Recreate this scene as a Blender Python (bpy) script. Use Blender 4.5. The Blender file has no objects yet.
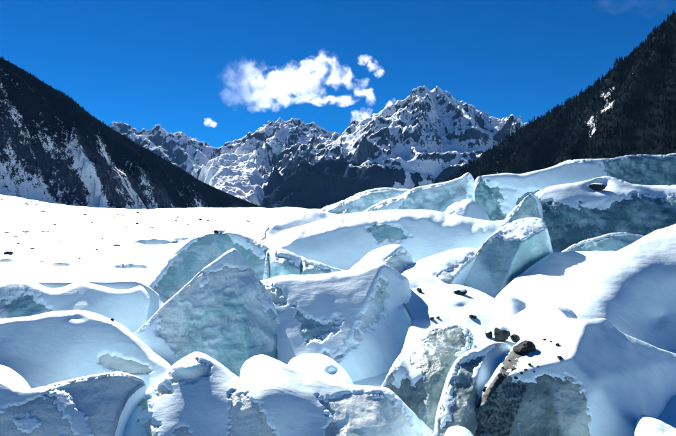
import bpy, math, random
import numpy as np
from mathutils.geometry import delaunay_2d_cdt
from mathutils import Vector

random.seed(7); rng = np.random.default_rng(7)
S = bpy.context.scene
COL = S.collection
R = math.radians

# ------------------------------------------------------------------ camera
F, CX, CY, CZ = 526.0, 338.0, 218.0, 6.0      # focal length and centre in photo pixels, camera height in metres
cam = bpy.data.cameras.new('camera'); camo = bpy.data.objects.new('camera', cam); COL.objects.link(camo)
camo.location = (0, 0, CZ); camo.rotation_euler = (R(90), 0, 0)
cam.sensor_width = 36; cam.lens = F/676*36; cam.clip_start = 0.1; cam.clip_end = 60000
S.camera = camo

# ------------------------------------------------------------------ sky, sun, exposure
SUN_AZ, SUN_EL = -27.0, 34.0                    # degrees, clockwise from the viewing direction
w = bpy.data.worlds.new('World'); S.world = w; w.use_nodes = True
nt = w.node_tree; nt.nodes.clear()
sky = nt.nodes.new('ShaderNodeTexSky'); sky.sky_type = 'NISHITA'; sky.sun_disc = False
sky.sun_elevation = R(SUN_EL); sky.sun_rotation = R(SUN_AZ)
sky.altitude = 4200; sky.air_density = 1.0; sky.dust_density = 0.0; sky.ozone_density = 4.0
hs = nt.nodes.new('ShaderNodeHueSaturation'); hs.inputs['Saturation'].default_value = 1.5
hs.inputs['Hue'].default_value = 0.508; hs.inputs['Value'].default_value = 0.72
bg = nt.nodes.new('ShaderNodeBackground'); bg.inputs['Strength'].default_value = 0.05
wo = nt.nodes.new('ShaderNodeOutputWorld')
nt.links.new(sky.outputs[0], hs.inputs['Color']); nt.links.new(hs.outputs[0], bg.inputs['Color'])
nt.links.new(bg.outputs[0], wo.inputs['Surface'])
sl = bpy.data.lights.new('sun', 'SUN'); sl.energy = 5.0; sl.angle = R(0.53); sl.color = (1.0, 0.965, 0.91)
so = bpy.data.objects.new('sun', sl); COL.objects.link(so)
sd = Vector((math.sin(R(SUN_AZ))*math.cos(R(SUN_EL)), math.cos(R(SUN_AZ))*math.cos(R(SUN_EL)), math.sin(R(SUN_EL))))
so.rotation_euler = sd.to_track_quat('Z', 'Y').to_euler(); so.location = (0, 0, 60)
S.view_settings.view_transform = 'Standard'; S.view_settings.look = 'None'
S.view_settings.exposure = 1.42; S.view_settings.gamma = 1.0; S.view_settings.use_curve_mapping = False
S.cycles.max_bounces = 12; S.cycles.diffuse_bounces = 8; S.cycles.volume_bounces = 6
S.cycles.volume_step_rate = 1.0; S.cycles.volume_max_steps = 256

# ------------------------------------------------------------------ numpy noise
def _hash(ix, iy, iz, seed):
    h = (ix*374761393 + iy*668265263 + iz*1274126177 + seed*974634777) & 0xffffffff
    h = ((h ^ (h >> 13))*1274126177) & 0xffffffff
    h = ((h ^ (h >> 16))*2246822519) & 0xffffffff
    return ((h ^ (h >> 15)) & 0xffffff)/float(0xffffff)*2 - 1
def noise3(p, seed=0):
    p = np.asarray(p, float); i = np.floor(p).astype(np.int64); f = p - i
    u = f*f*f*(f*(f*6-15)+10); r = 0.0
    for dx in (0, 1):
        wx = u[:, 0] if dx else 1-u[:, 0]
        for dy in (0, 1):
            wy = u[:, 1] if dy else 1-u[:, 1]
            for dz in (0, 1):
                wz = u[:, 2] if dz else 1-u[:, 2]
                r = r + wx*wy*wz*_hash(i[:, 0]+dx, i[:, 1]+dy, i[:, 2]+dz, seed)
    return r
def fbm(p, octv=4, seed=0, gain=.5, ridged=False):
    a, s, r = 1.0, 0.0, 0.0; p = np.array(p, float)
    for k in range(octv):
        n = noise3(p, seed+k*17)
        if ridged: n = 1-2*np.abs(n)
        r = r + a*n; s += a; a *= gain; p = p*2.03+11.7
    return r/s
def rmf(p, octv=8, seed=0, gain=2.0, H=.9):
    p = np.array(p, float); r = 0.0; w = 1.0; f = 1.0
    for k in range(octv):
        n = (1-np.abs(noise3(p, seed+k*13)))**2*w; w = np.clip(n*gain, 0, 1); r = r + n*f; f *= .5**H; p = p*2.07+5.3
    return r-1.22
def sstep(a, b, x):
    t = np.clip((x-a)/(b-a), 0, 1); return t*t*(3-2*t)
def unproj(px, py, D):
    px, py, D = np.broadcast_arrays(np.asarray(px, float), np.asarray(py, float), np.asarray(D, float))
    return np.stack([(px-CX)/F*D, D, CZ+(CY-py)/F*D], -1)

# ------------------------------------------------------------------ mesh helpers
def mesh_np(name, V, T, mat, parent=None, attrs=None, smooth=True):
    V = np.asarray(V, np.float32); T = np.asarray(T, np.int32); k = T.shape[1]
    me = bpy.data.meshes.new(name)
    me.vertices.add(len(V)); me.vertices.foreach_set('co', V.ravel())
    me.loops.add(T.size); me.loops.foreach_set('vertex_index', T.ravel())
    me.polygons.add(len(T)); me.polygons.foreach_set('loop_start', np.arange(len(T), dtype=np.int32)*k)
    me.update(calc_edges=True); me.validate()
    me.polygons.foreach_set('use_smooth', np.full(len(me.polygons), smooth))
    for kx, vals in (attrs or {}).items():
        at = me.attributes.new(kx, 'FLOAT', 'POINT'); at.data.foreach_set('value', np.asarray(vals, np.float32))
    if mat: me.materials.append(mat)
    o = bpy.data.objects.new(name, me); COL.objects.link(o)
    if parent: o.parent = parent
    return o
def tag(o, label=None, cat=None, group=None, kind=None):
    if label: o['label'] = label
    if cat: o['category'] = cat
    if group: o['group'] = group
    if kind: o['kind'] = kind
    return o
def empty(name, loc=(0, 0, 0)):
    o = bpy.data.objects.new(name, None); COL.objects.link(o); o.location = loc; return o
def vnormals(V, T):
    n = np.cross(V[T[:, 1]]-V[T[:, 0]], V[T[:, 2]]-V[T[:, 0]])
    N = np.zeros_like(V)
    for k in range(3): np.add.at(N, T[:, k], n)
    return N/np.maximum(np.linalg.norm(N, axis=1, keepdims=True), 1e-12)

# ------------------------------------------------------------------ materials
class NB:
    def __init__(s, name):
        s.m = bpy.data.materials.new(name); s.m.use_nodes = True; s.t = s.m.node_tree; s.t.nodes.clear()
        s.out = s.n('ShaderNodeOutputMaterial')
    def n(s, typ, **kw):
        nd = s.t.nodes.new(typ)
        for k, v in kw.items(): setattr(nd, k, v)
        return nd
    def put(s, sock, v):
        if hasattr(v, 'is_output'): s.t.links.new(v, sock)
        else: sock.default_value = v
    def pos(s): return s.n('ShaderNodeNewGeometry').outputs['Position']
    def noise(s, vec, scale, detail=4, rough=.55, dist=0.0):
        nd = s.n('ShaderNodeTexNoise'); s.put(nd.inputs['Vector'], vec)
        nd.inputs['Scale'].default_value = scale; nd.inputs['Detail'].default_value = detail
        nd.inputs['Roughness'].default_value = rough; nd.inputs['Distortion'].default_value = dist
        return nd.outputs[0]
    def math(s, op, a, b=0.0, c=0.0, clamp=False):
        nd = s.n('ShaderNodeMath', operation=op, use_clamp=clamp)
        s.put(nd.inputs[0], a); s.put(nd.inputs[1], b); s.put(nd.inputs[2], c); return nd.outputs[0]
    def ramp(s, f, a, b, smooth=True):
        nd = s.n('ShaderNodeMapRange', interpolation_type='SMOOTHSTEP' if smooth else 'LINEAR')
        s.put(nd.inputs['Value'], f); nd.inputs['From Min'].default_value = a; nd.inputs['From Max'].default_value = b
        return nd.outputs[0]
    def mix(s, f, a, b):
        nd = s.n('ShaderNodeMix', data_type='RGBA'); s.put(nd.inputs['Factor'], f)
        for q, v in (('A', a), ('B', b)):
            sk = [i for i in nd.inputs if i.name == q and i.type == 'RGBA'][0]
            s.put(sk, v if hasattr(v, 'is_output') else (*v, 1))
        return [o for o in nd.outputs if o.type == 'RGBA'][0]
    def attr(s, name):
        nd = s.n('ShaderNodeAttribute'); nd.attribute_name = name; return nd.outputs['Fac']
    def bump(s, h, strength=.3, dist=.05):
        nd = s.n('ShaderNodeBump'); nd.inputs['Strength'].default_value = strength
        nd.inputs['Distance'].default_value = dist; s.put(nd.inputs['Height'], h); return nd.outputs[0]
    def vscale(s, v, sc):
        nd = s.n('ShaderNodeVectorMath', operation='MULTIPLY'); s.put(nd.inputs[0], v); nd.inputs[1].default_value = sc
        return nd.outputs[0]
    def done(s, col, rough=.6, spec=.5, nrm=None, **kw):
        b = s.n('ShaderNodeBsdfPrincipled'); s.b = b
        s.put(b.inputs['Base Color'], col if hasattr(col, 'is_output') else (*col, 1))
        s.put(b.inputs['Roughness'], rough); s.put(b.inputs['Specular IOR Level'], spec)
        if nrm: s.put(b.inputs['Normal'], nrm)
        for k, v in kw.items(): s.put(b.inputs[k], v)
        s.t.links.new(b.outputs[0], s.out.inputs['Surface']); return s.m

def mat_snow():
    m = NB('snow'); p = m.pos()
    n1 = m.noise(p, 1.3, 4, .5); n2 = m.noise(p, 14, 4, .6); n3 = m.noise(p, 60, 2, .6)
    sm = m.n('ShaderNodeMapping'); m.put(sm.inputs['Vector'], p); sm.inputs['Rotation'].default_value = (0, 0, .5); sm.inputs['Scale'].default_value = (1, 3.2, 2.0)
    sas = m.noise(sm.outputs[0], 1.4, 4, .55, .4)                                # wind-packed ripples
    h = m.math('ADD', m.math('MULTIPLY', n1, .4), m.math('ADD', m.math('MULTIPLY', n2, .05), m.math('MULTIPLY', n3, .03)))
    h = m.math('ADD', h, m.math('MULTIPLY', sas, .3))
    col = m.mix(m.ramp(n1, .35, .7), (.68, .85, .93), (.76, .90, .96))
    return m.done(col, .55, .35, m.bump(h, .36, .16))
def mat_ice(name, teal, pale, dark):
    m = NB(name); p = m.pos()
    n1 = m.noise(p, .75, 5, .55, .8); n2 = m.noise(p, 3.2, 6, .6, .4); n3 = m.noise(p, 13, 6, .65)
    mp = m.n('ShaderNodeMapping'); m.put(mp.inputs['Vector'], p); mp.inputs['Rotation'].default_value = (.25, .95, .4); mp.inputs['Scale'].default_value = (.7, .7, 2.3)
    lay = m.noise(mp.outputs[0], 1.3, 6, .6, .5)                                # old snow layers pressed into bands
    pa = m.attr('pale'); di = m.attr('dirt'); fo = m.attr('frost')
    f = m.math('ADD', m.math('MULTIPLY', n1, .72), m.math('MULTIPLY', lay, .28))
    f = m.ramp(m.math('ADD', f, m.math('MULTIPLY', m.math('SUBTRACT', pa, .5), .4)), .38, .62)
    col = m.mix(f, teal, pale)
    sp = m.math('MULTIPLY', m.ramp(n2, .57, .72), m.ramp(n1, .60, .42))
    col = m.mix(m.math('MULTIPLY', sp, .55), col, dark)
    vo = m.n('ShaderNodeTexVoronoi', feature='DISTANCE_TO_EDGE'); vo.inputs['Scale'].default_value = .8
    wv = m.n('ShaderNodeVectorMath', operation='MULTIPLY_ADD'); nc = m.n('ShaderNodeTexNoise'); m.put(nc.inputs['Vector'], p); nc.inputs['Scale'].default_value = 1.6; nc.inputs['Detail'].default_value = 4
    m.put(wv.inputs[0], nc.outputs['Color']); wv.inputs[1].default_value = (.9, .9, .9); m.put(wv.inputs[2], p); m.put(vo.inputs['Vector'], wv.outputs[0])
    ck = m.math('MULTIPLY', m.ramp(vo.outputs['Distance'], .022, .004), m.ramp(n2, .45, .6))    # hairline fractures
    col = m.mix(m.math('MULTIPLY', ck, .55), col, (.78, .86, .90))
    dn = m.ramp(m.math('ADD', di, m.math('MULTIPLY', m.math('SUBTRACT', n3, .5), 1.3)), .45, .8)
    gr = m.mix(m.ramp(n3, .35, .65), (.011, .014, .016), (.036, .042, .043))
    col = m.mix(dn, col, gr)
    fn = m.math('ADD', m.math('MULTIPLY', m.math('SUBTRACT', n3, .5), 1.5), m.math('MULTIPLY', m.math('SUBTRACT', n2, .5), 1.7))
    fr = m.ramp(m.math('ADD', fo, fn), .44, .62)                                # crusted snow thinning out over the face
    col = m.mix(fr, col, (.74, .87, .93))
    h = m.math('ADD', m.math('MULTIPLY', n2, .55), m.math('ADD', m.math('MULTIPLY', n3, .3), m.math('MULTIPLY', lay, .25)))
    rough = m.math('ADD', .34, m.math('MULTIPLY', m.math('ADD', fr, dn), .35), clamp=True)
    return m.done(col, rough, .3, m.bump(h, .45, .2), **{'Subsurface Weight': .5, 'Subsurface Radius': (.25, .7, 1.0), 'Subsurface Scale': .5})
def mat_mountain(name, rock_a, rock_b, scale, wood=(.007, .010, .013), grit=1.0):
    m = NB(name); p = m.pos()
    n1 = m.noise(p, scale, 8, .62); mp = m.n('ShaderNodeMapping'); m.put(mp.inputs['Vector'], p); mp.inputs['Rotation'].default_value = (0, .55, 0); mp.inputs['Scale'].default_value = (1.8, 1, .4); n2 = m.noise(mp.outputs[0], scale*4, 7, .65); n3 = m.noise(p, scale*14, 4, .6)
    d = m.math('ADD', m.math('MULTIPLY', m.math('SUBTRACT', n1, .5), .55), m.math('ADD', m.math('MULTIPLY', m.math('SUBTRACT', n2, .5), 1.7*grit), m.math('MULTIPLY', m.math('SUBTRACT', n3, .5), 1.3*grit)))
    sn = m.ramp(m.math('ADD', m.attr('snow'), d), .42, .58)
    fo = m.ramp(m.math('ADD', m.attr('forest'), m.math('MULTIPLY', d, .6)), .4, .6)
    rock = m.mix(m.ramp(n2, .35, .65), rock_a, rock_b)
    rock = m.mix(fo, rock, wood)
    col = m.mix(sn, rock, (.86, .90, .94))
    h = m.math('ADD', m.math('MULTIPLY', n2, .7), m.math('MULTIPLY', n3, .3))
    return m.done(col, .9, .0, m.bump(h, .8, 1.6/scale*.09))
def mat_rock():
    m = NB('rock'); p = m.pos(); n = m.noise(p, 6, 7, .65)
    col = m.mix(m.ramp(n, .35, .68), (.014, .019, .021), (.05, .058, .059))
    return m.done(col, .8, .15, m.bump(n, .9, .12))
def mat_plain(name, a, b, sc):
    m = NB(name); n = m.noise(m.pos(), sc, 4, .6)
    return m.done(m.mix(m.ramp(n, .35, .65), a, b), .9, .0)

SNOW = mat_snow()
ICE = mat_ice('glacier_ice', (.30, .52, .56), (.72, .85, .88), (.15, .27, .29))
ICE_G = mat_ice('grey_ice', (.33, .51, .52), (.74, .84, .85), (.18, .25, .25))
ICE_D = mat_ice('deep_teal_ice', (.09, .21, .245), (.32, .50, .55), (.05, .09, .10))
ICE_K = mat_ice('debris_stained_ice', (.17, .245, .25), (.44, .54, .53), (.09, .12, .12))
ROCK = mat_rock()
NEEDLE = mat_plain('conifer_needles', (.004, .007, .008), (.009, .013, .013), .3)
BARK = mat_plain('conifer_bark', (.03, .025, .02), (.06, .05, .04), 1.0)

# ------------------------------------------------------------------ ground: the glacier sheet
def interp(x, xs, ys): return np.interp(x, xs, ys)
HOLLOWS = [(133, 267, 20, 30.0, .55), (160, 240, 30, 55.0, .8), (62, 262, 14, 32.0, .35), (8, 258, 10, 34.0, .4), (185, 238, 16, 58.0, .7),
           (100, 246, 22, 46.0, .35), (40, 230, 40, 80.0, .6), (215, 216, 30, 160.0, 1.0), (110, 219, 40, 140.0, .9)]
def ground_z(X, Y):
    D = np.maximum(Y, 3.0); px = CX + X/D*F
    zc = interp(D, [3, 8, 14, 20, 24, 30, 45, 60, 120, 250, 400, 900, 2000, 4000, 9000], [.6, .9, 1.1, 1.5, 2.2, 2.7, 3.0, 3.2, 4.4, 7.0, 10.5, 19, 34, 62, 120])
    zl = interp(D, [3, 22, 23.1, 24.0, 30, 40, 60, 100, 200, 400, 900, 2000, 4000, 9000], [.6, 1.0, 1.9, 3.1, 3.28, 3.5, 3.85, 4.6, 6.9, 11.5, 20, 34, 62, 120])
    t = sstep(180, 132, px)*sstep(900, 500, D) + (D > 900)*0
    t = np.maximum(t, sstep(330, 230, px)*sstep(34, 60, D)*sstep(900, 500, D))
    z = zc*(1-t)+zl*t
    P = np.stack([X, Y, np.zeros_like(X)], -1)
    far = sstep(40, 300, D)
    z = z + t*(.3+1.9*far)*fbm(P*np.array([.11, .16, 1]), 4, 3) + t*.2*fbm(P*np.array([.5, 1.1, 1]), 4, 5)*sstep(26, 40, D)
    z = z + (1-t)*.25*fbm(P*.25, 3, 9)
    z = z + 5.0*fbm(P*.011, 3, 15)*sstep(150, 450, D)*sstep(2600, 1500, D) + 9*np.abs(fbm(P*np.array([.013, .02, 1]), 4, 19))*sstep(150, 240, px)*sstep(330, 290, px)*sstep(450, 800, D)*sstep(2000, 1300, D)
    left = sstep(120, -60, px)*sstep(60, 500, D)*sstep(1500, 900, D); z = z + left*D*.036
    for (hx, hy, hw, hd, dep) in HOLLOWS:
        x0 = (hx-CX)/F*hd; wx = hw/F*hd; u = (X-x0)/wx; v = (Y-hd)/(wx*.9) + .25*np.sin(u*2.1+hx)
        prof = np.where(v < 0, np.exp(-(v/1.0)**2*2), np.clip(1-v*6, 0, 1))
        z = z - 1.8*dep*prof*np.clip(1-u*u, 0, 1)
    return z
na, nr = 760, 460
ang = np.linspace(R(-62), R(62), na); rad = np.exp(np.interp(np.linspace(0, 1, nr), [0, .18, .72, 1], np.log([3.0, 18.0, 110.0, 14000.0])))
A, Rr = np.meshgrid(ang, rad); GX = (np.tan(A)*Rr).ravel(); GY = Rr.ravel()
gz = ground_z(GX, GY)
idx = np.arange(na*nr).reshape(nr, na)
gq = np.stack([idx[:-1, :-1], idx[:-1, 1:], idx[1:, 1:], idx[1:, :-1]], -1).reshape(-1, 4)
tag(mesh_np('glacier_ground', np.stack([GX, GY, gz], -1), gq, SNOW), kind='structure')

# ------------------------------------------------------------------ mountains: ridge networks carved with gullies
def ridge_pts(lst): return np.array([unproj(a, b, c) for a, b, c in lst])
def seg_field(X, Y, pts):
    best = np.full(X.shape, 1e18); hz = np.zeros(X.shape); ss = np.zeros(X.shape); acc = 0.0
    for a, b in zip(pts[:-1], pts[1:]):
        d = b-a; L2 = d[0]**2+d[1]**2; L = math.sqrt(L2)
        t = np.clip(((X-a[0])*d[0]+(Y-a[1])*d[1])/max(L2, 1e-9), 0, 1)
        q = (X-a[0]-t*d[0])**2+(Y-a[1]-t*d[1])**2
        mk = q < best
        best = np.where(mk, q, best); hz = np.where(mk, a[2]+t*d[2], hz); ss = np.where(mk, acc+t*L, ss); acc += L
    return np.sqrt(best), hz, ss
def mountain(name, x0, x1, y0, y1, step, ridges, gully, warp, rough, seed, mat, masks, ystep=None, crest=-.35, jag=0, shelf=None):
    nx = int((x1-x0)/step)+1; ny = int((y1-y0)/(ystep or step))+1
    X, Y = np.meshgrid(np.linspace(x0, x1, nx), np.linspace(y0, y1, ny)); X = X.ravel(); Y = Y.ravel()
    P = np.stack([X, Y, 0*X], -1)
    d0 = np.full(X.shape, 1e9)
    for pts, sl in ridges: d0 = np.minimum(d0, seg_field(X, Y, pts)[0])
    wa = warp[0]*np.clip(d0/warp[0]/1.5, 0.0, 1)          # skyline stays put, flanks wander
    Xw = X + wa*fbm(P/warp[1], 4, seed); Yw = Y + wa*fbm(P/warp[1]+31.7, 4, seed+1)
    z = np.full(X.shape, -1e9)
    for i, (pts, sl) in enumerate(ridges):
        zb = np.full(X.shape, -1e9); db = np.zeros(X.shape); sb = np.zeros(X.shape); acc = 0.0
        for a, b in zip(pts[:-1], pts[1:]):
            e = b-a; L = math.hypot(e[0], e[1]); t = np.clip(((Xw-a[0])*e[0]+(Yw-a[1])*e[1])/max(L*L, 1e-9), 0, 1)
            d = np.hypot(Xw-a[0]-t*e[0], Yw-a[1]-t*e[1]); zz = a[2]+t*e[2]-sl*d*(1+crest*np.exp(-d/200.))
            mk = zz > zb; zb = np.where(mk, zz, zb); db = np.where(mk, d, db); sb = np.where(mk, acc+t*L, sb); acc += L
        if gully[0] > 0:
            q = np.stack([sb/gully[1], db/(gully[1]*5), np.full_like(sb, i*7.3)], -1)
            zb = zb + sl*db*gully[0]*fbm(q, 4, seed+5, .55, True)*np.clip(db/gully[1], 0, 1)
        z = np.maximum(z, zb)
    if shelf: z = np.maximum(z, shelf(X, Y))
    z = z + rough[0]*(1 if not shelf else np.where(z > shelf(X, Y)+25, 1, .25))*np.clip(d0/rough[1]*2.2+.05, 0, 1)*rmf(P/rough[1], 8, seed+9)
    if jag: z = z + jag*(rmf(P/170., 5, seed+40)+.1)
    V = np.stack([X, Y, z], -1)
    id2 = np.arange(nx*ny).reshape(ny, nx)
    q = np.stack([id2[:-1, :-1], id2[:-1, 1:], id2[1:, 1:], id2[1:, :-1]], -1).reshape(-1, 4)
    tri = np.concatenate([q[:, [0, 1, 2]], q[:, [0, 2, 3]]])
    N = vnormals(V, tri)
    at = masks(V, N, d0)
    gzv = ground_z(X, Y); keep = (z[q] > gzv[q]-60).any(1)
    used = np.unique(q[keep]); remap = np.full(len(V), -1); remap[used] = np.arange(len(used))
    o = mesh_np(name, V[used], remap[q[keep]], mat, attrs={k: v[used] for k, v in at.items()})
    tag(o, kind='structure')
    return V[used], N[used], {k: v[used] for k, v in at.items()}

# left valley side
LR = [(-160, -20, 1250), (-60, 26, 1360), (0, 56, 1450), (14, 64, 1480), (30, 73, 1530), (60, 93, 1620), (80, 107, 1690), (100, 121, 1760), (130, 140, 1880), (160, 156, 2010), (200, 180, 2220), (230, 194, 2400), (255, 204, 2560), (275, 211, 2720)]
def masks_left(V, N, d0):
    px = CX+V[:, 0]/V[:, 1]*F; py = CY-(V[:, 2]-CZ)/V[:, 1]*F
    P = V/120.; g = fbm(P*np.array([1.6, 1.6, .55]), 5, 41); b = fbm(P*.45, 3, 44)
    hrel = np.clip(d0/280., 0, 1.5)
    rd = np.array([.41, .91]); sc = V[:, :2]@rd
    stq = fbm(np.stack([sc/34.+.6*g, d0/260., 0*sc], -1), 4, 47, .6)
    snow = .04 + .30*sstep(.2, 1.0, hrel+.3*b) + .62*stq*sstep(.05, .35, hrel) + .3*g*sstep(.1, .6, hrel) - .25*sstep(.35, .1, hrel)
    gnd = V[:, 2]-ground_z(V[:, 0], V[:, 1]); snow = snow + .35*sstep(18+14*b, 2, gnd) + .5*sstep(110+60*b, 20, gnd)*sstep(80, 0, px)
    return {'snow': snow, 'forest': .75-.5*sstep(.5, 1.1, hrel)+.3*b}
MTN_L = mat_mountain('valley_side_rock', (.02, .029, .045), (.05, .064, .09), .02, (.008, .013, .021), grit=.7)
Lv = mountain('mountain_left', -2000, -150, 620, 3100, 8, [(ridge_pts(LR), 1.3)], (.16, 80), (60, 160), (24, 190), 101, MTN_L, masks_left, 10)

# right valley side
RR = [(425, 196, 2150), (440, 185, 2100), (455, 175, 2060), (470, 163, 2020), (485, 153, 1985), (500, 143, 1950), (515, 132, 1911), (535, 119, 1860), (550, 112, 1826), (565, 104, 1792), (575, 97, 1770), (590, 87, 1735), (605, 77, 1700), (620, 66, 1661), (632, 55, 1630), (645, 43, 1596), (655, 31, 1570), (665, 23, 1536), (676, 13, 1500), (720, -25, 1400), (800, -90, 1250)]
def masks_right(V, N, d0):
    px = CX+V[:, 0]/V[:, 1]*F
    P = V/110.; g = fbm(P*np.array([1.5, 1.5, .5]), 5, 61); b = fbm(P*.5, 3, 64)
    snow = -.12 + .42*g + .12*b + .12*sstep(560, 480, px)
    py = CY-(V[:, 2]-CZ)/V[:, 1]*F
    gl = np.abs(px-(607-(py-100)*.62+4*np.sin(py*.25))); snow = snow + .52*sstep(8, 2, gl)*sstep(80, 88, py)*sstep(145, 128, py)
    return {'snow': snow, 'forest': 1.7+0*px}
MTN_R = mat_mountain('dark_slope_rock', (.008, .010, .013), (.018, .021, .026), .02)
Rv = mountain('mountain_right', 50, 1800, 560, 2700, 8, [(ridge_pts(RR), 1.6)], (.14, 80), (45, 160), (26, 190), 202, MTN_R, masks_right, 10)

# far peaks: western range, main summit, dark forested foothill
W1 = [(60, 150, 9300), (100, 131, 9200), (118, 123, 9100), (127, 122, 9100), (138, 128, 9000), (150, 126, 9000), (160, 124, 9000), (172, 131, 9000), (180, 130, 9000), (190, 137, 9000), (203, 142, 9000), (215, 144, 8900), (232, 145, 8800), (245, 134, 8700), (258, 128, 8600), (270, 121, 8500), (282, 118, 8500), (292, 116.5, 8500), (300, 119, 8500), (308, 121, 8500), (318, 124, 8500), (328, 126, 8500), (338, 130, 8500), (348, 136, 8500), (360, 142, 8500), (390, 150, 8500)]
M1 = [(330, 166, 6000), (345, 152, 6200), (358, 141, 6350), (368, 131, 6450), (378, 122, 6500), (388, 113, 6500), (398, 104, 6550), (404, 98, 6550), (408, 92, 6550), (416, 88, 6550), (424, 86.5, 6600), (432, 89.5, 6650), (438, 87.5, 6700), (446, 92, 6750), (455, 97, 6800), (466, 104, 6850), (478, 110, 6900), (490, 114, 6900), (498, 119, 6900), (505, 116.5, 6900), (512, 116, 6900), (520, 121, 6900), (535, 131, 6900), (580, 150, 6900)]
SP = [[(424, 86.5, 6600), (418, 105, 6350), (405, 122, 6100), (392, 135, 5900), (378, 148, 5700), (360, 160, 5500)],
      [(438, 88, 6700), (450, 112, 6450), (462, 132, 6200), (470, 148, 5950), (478, 165, 5700)],
      [(478, 110, 6900), (492, 128, 6650), (500, 140, 6400)],
      [(388, 113, 6500), (375, 132, 6250), (362, 148, 6000), (345, 160, 5800)]]
SW = [[(292, 117, 8500), (284, 140, 8000), (272, 158, 7600)], [(270, 121, 8500), (256, 145, 8100), (240, 165, 7700)],
      [(318, 124, 8500), (312, 145, 8000), (300, 162, 7500)], [(127, 122, 9100), (140, 145, 8600), (160, 160, 8200)],
      [(160, 124, 9000), (178, 148, 8500), (195, 165, 8000)], [(180, 130, 9000), (205, 155, 8400)], [(245, 134, 8700), (232, 152, 8300), (222, 166, 8000)],
      [(338, 130, 8500), (328, 148, 8000), (318, 160, 7600)]]
FH = [(264, 208, 4100), (270, 194, 4100), (278, 183, 4150), (288, 174, 4200), (300, 168, 4300), (315, 166, 4500), (335, 170, 4700), (360, 177, 4850), (385, 184, 4950), (420, 190, 5000), (450, 194, 5000)]
def masks_far(V, N, d0):
    px = CX+V[:, 0]/V[:, 1]*F; py = CY-(V[:, 2]-CZ)/V[:, 1]*F; D = V[:, 1]
    P = V/520.; g = fbm(P, 5, 71); b = fbm(P*.5, 3, 77)
    steep = 1-N[:, 2]
    snow = 1.30 - 1.35*sstep(.22, .50, steep) + .45*g + .35*N[:, 0] + .25*sstep(500, 1500, V[:, 2])
    line = 520+170*b+90*g-150*sstep(5600, 7200, D)
    bas = np.exp(-((px-232)/42)**4-((py-178)/30)**4)*(D > 4600)
    low = sstep(line+90, line-90, V[:, 2])*sstep(6900, 6100, D)*(1-bas)
    snow = np.where(low > .0, snow*(1-low)-.12*low+.5*g*low, snow)
    # bright ice field below the summit and the snow basin under the western range
    fld = np.exp(-((px-432)/42)**4-((py-(150-(px-440)*.02))/9)**4)*(D > 5200)
    ice = sstep(90, 20, V[:, 2]-ice_fields(V[:, 0], V[:, 1])); low = low*(1-ice); snow = np.where(ice > 0, np.maximum(snow, 1.1*ice+snow*(1-ice)), snow)
    snow = snow + .3*fld + .6*bas + .22*(D > 5300)*(px > 390)*sstep(165, 150, py)
    return {'snow': snow, 'forest': low*1.6}
def ice_fields(X, Y):
    px = CX+X/np.maximum(Y, 1)*F; wob = 6*np.sin(Y/170.)+4*np.sin(Y/61.+1)
    a = np.interp(Y, [4700, 5000, 5900, 6000], [200, 529, 847, 820]) - 500*np.clip((np.abs(px-420+wob)-34)/26, 0, 2)**1.3 + (px-420)*-.5
    b = np.interp(Y, [4300, 4700, 7600, 7800], [100, 232, 950, 900]) - 700*np.clip((np.abs(px-234+wob*.6)-18)/22, 0, 2)**1.3
    a = np.where((Y > 4700) & (Y < 6000), a, -1e9); b = np.where((Y > 4300) & (Y < 7800), b, -1e9)
    return np.maximum(a, b)
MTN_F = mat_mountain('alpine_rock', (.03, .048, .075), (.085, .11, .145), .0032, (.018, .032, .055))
ridges = [(ridge_pts(W1), .58), (ridge_pts(M1), .64), (ridge_pts(FH), .8)] + [(ridge_pts(s), .72) for s in SP] + [(ridge_pts(s), .66) for s in SW]
Fv = mountain('mountain_far', -4800, 2800, 3600, 9700, 15, ridges, (0, 300), (200, 520), (270, 700), 303, MTN_F, masks_far, 18, crest=.45, jag=44, shelf=ice_fields)

# ------------------------------------------------------------------ conifers
def conifer(h, r, n=6, tiers=3, seed=0):
    rg = np.random.default_rng(seed); V = []; T = []
    for k in range(tiers):
        z0 = h*(.12+.27*k); z1 = h*min(1, .12+.27*k+.46); rr = r*(1-.27*k)
        base = len(V); V.append((0, 0, z1 if k < tiers-1 else h)); a0 = rg.random()*6
        for j in range(n):
            a = a0+j*2*math.pi/n; q = rr*(.75+.5*rg.random()); V.append((q*math.cos(a), q*math.sin(a), z0-h*.05*rg.random()))
        for j in range(n): T.append((base, base+1+j, base+1+(j+1) % n))
    return np.array(V), np.array(T)
PROTO = [conifer(1, .17, 6, 3, s) for s in range(6)]
def forest(name, label, P, H):
    Vs = []; Ts = []; off = 0
    for i in range(len(P)):
        v, t = PROTO[i % 6]; Vs.append(v*H[i]+P[i]); Ts.append(t+off); off += len(v)
    o = mesh_np(name, np.concatenate(Vs), np.concatenate(Ts), NEEDLE, smooth=False)
    return tag(o, label, 'forest', kind='stuff')
def scatter(dat, count, dens, seed):
    V, N, at = dat; rg = np.random.default_rng(seed)
    wgt = dens(V, at); wgt = wgt/wgt.sum()
    ii = rg.choice(len(V), count, p=wgt)
    P = V[ii].copy(); P[:, :2] += rg.uniform(-5, 5, (count, 2)); P[:, 2] -= 2.5
    return P, 6+15*rg.random(count)**1.8
def pxy(V): return CX+V[:, 0]/V[:, 1]*F, CY-(V[:, 2]-CZ)/V[:, 1]*F
def dR(V, at):
    px, py = pxy(V); return np.where((at['snow'] < .28) & (px > 400) & (px < 760) & (py < 240), V[:, 1]**-1., 1e-9)
def dL(V, at):
    px, py = pxy(V); return np.where((at['snow'] < .22) & (px > -60) & (px < 290) & (py < 205), at['forest'].clip(0.02, 1)**2/V[:, 1], 1e-9)
p, h = scatter(Rv, 24000, dR, 11); forest('conifer_forest', 'dark conifer forest covering the steep right valley side', p, h)
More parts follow.
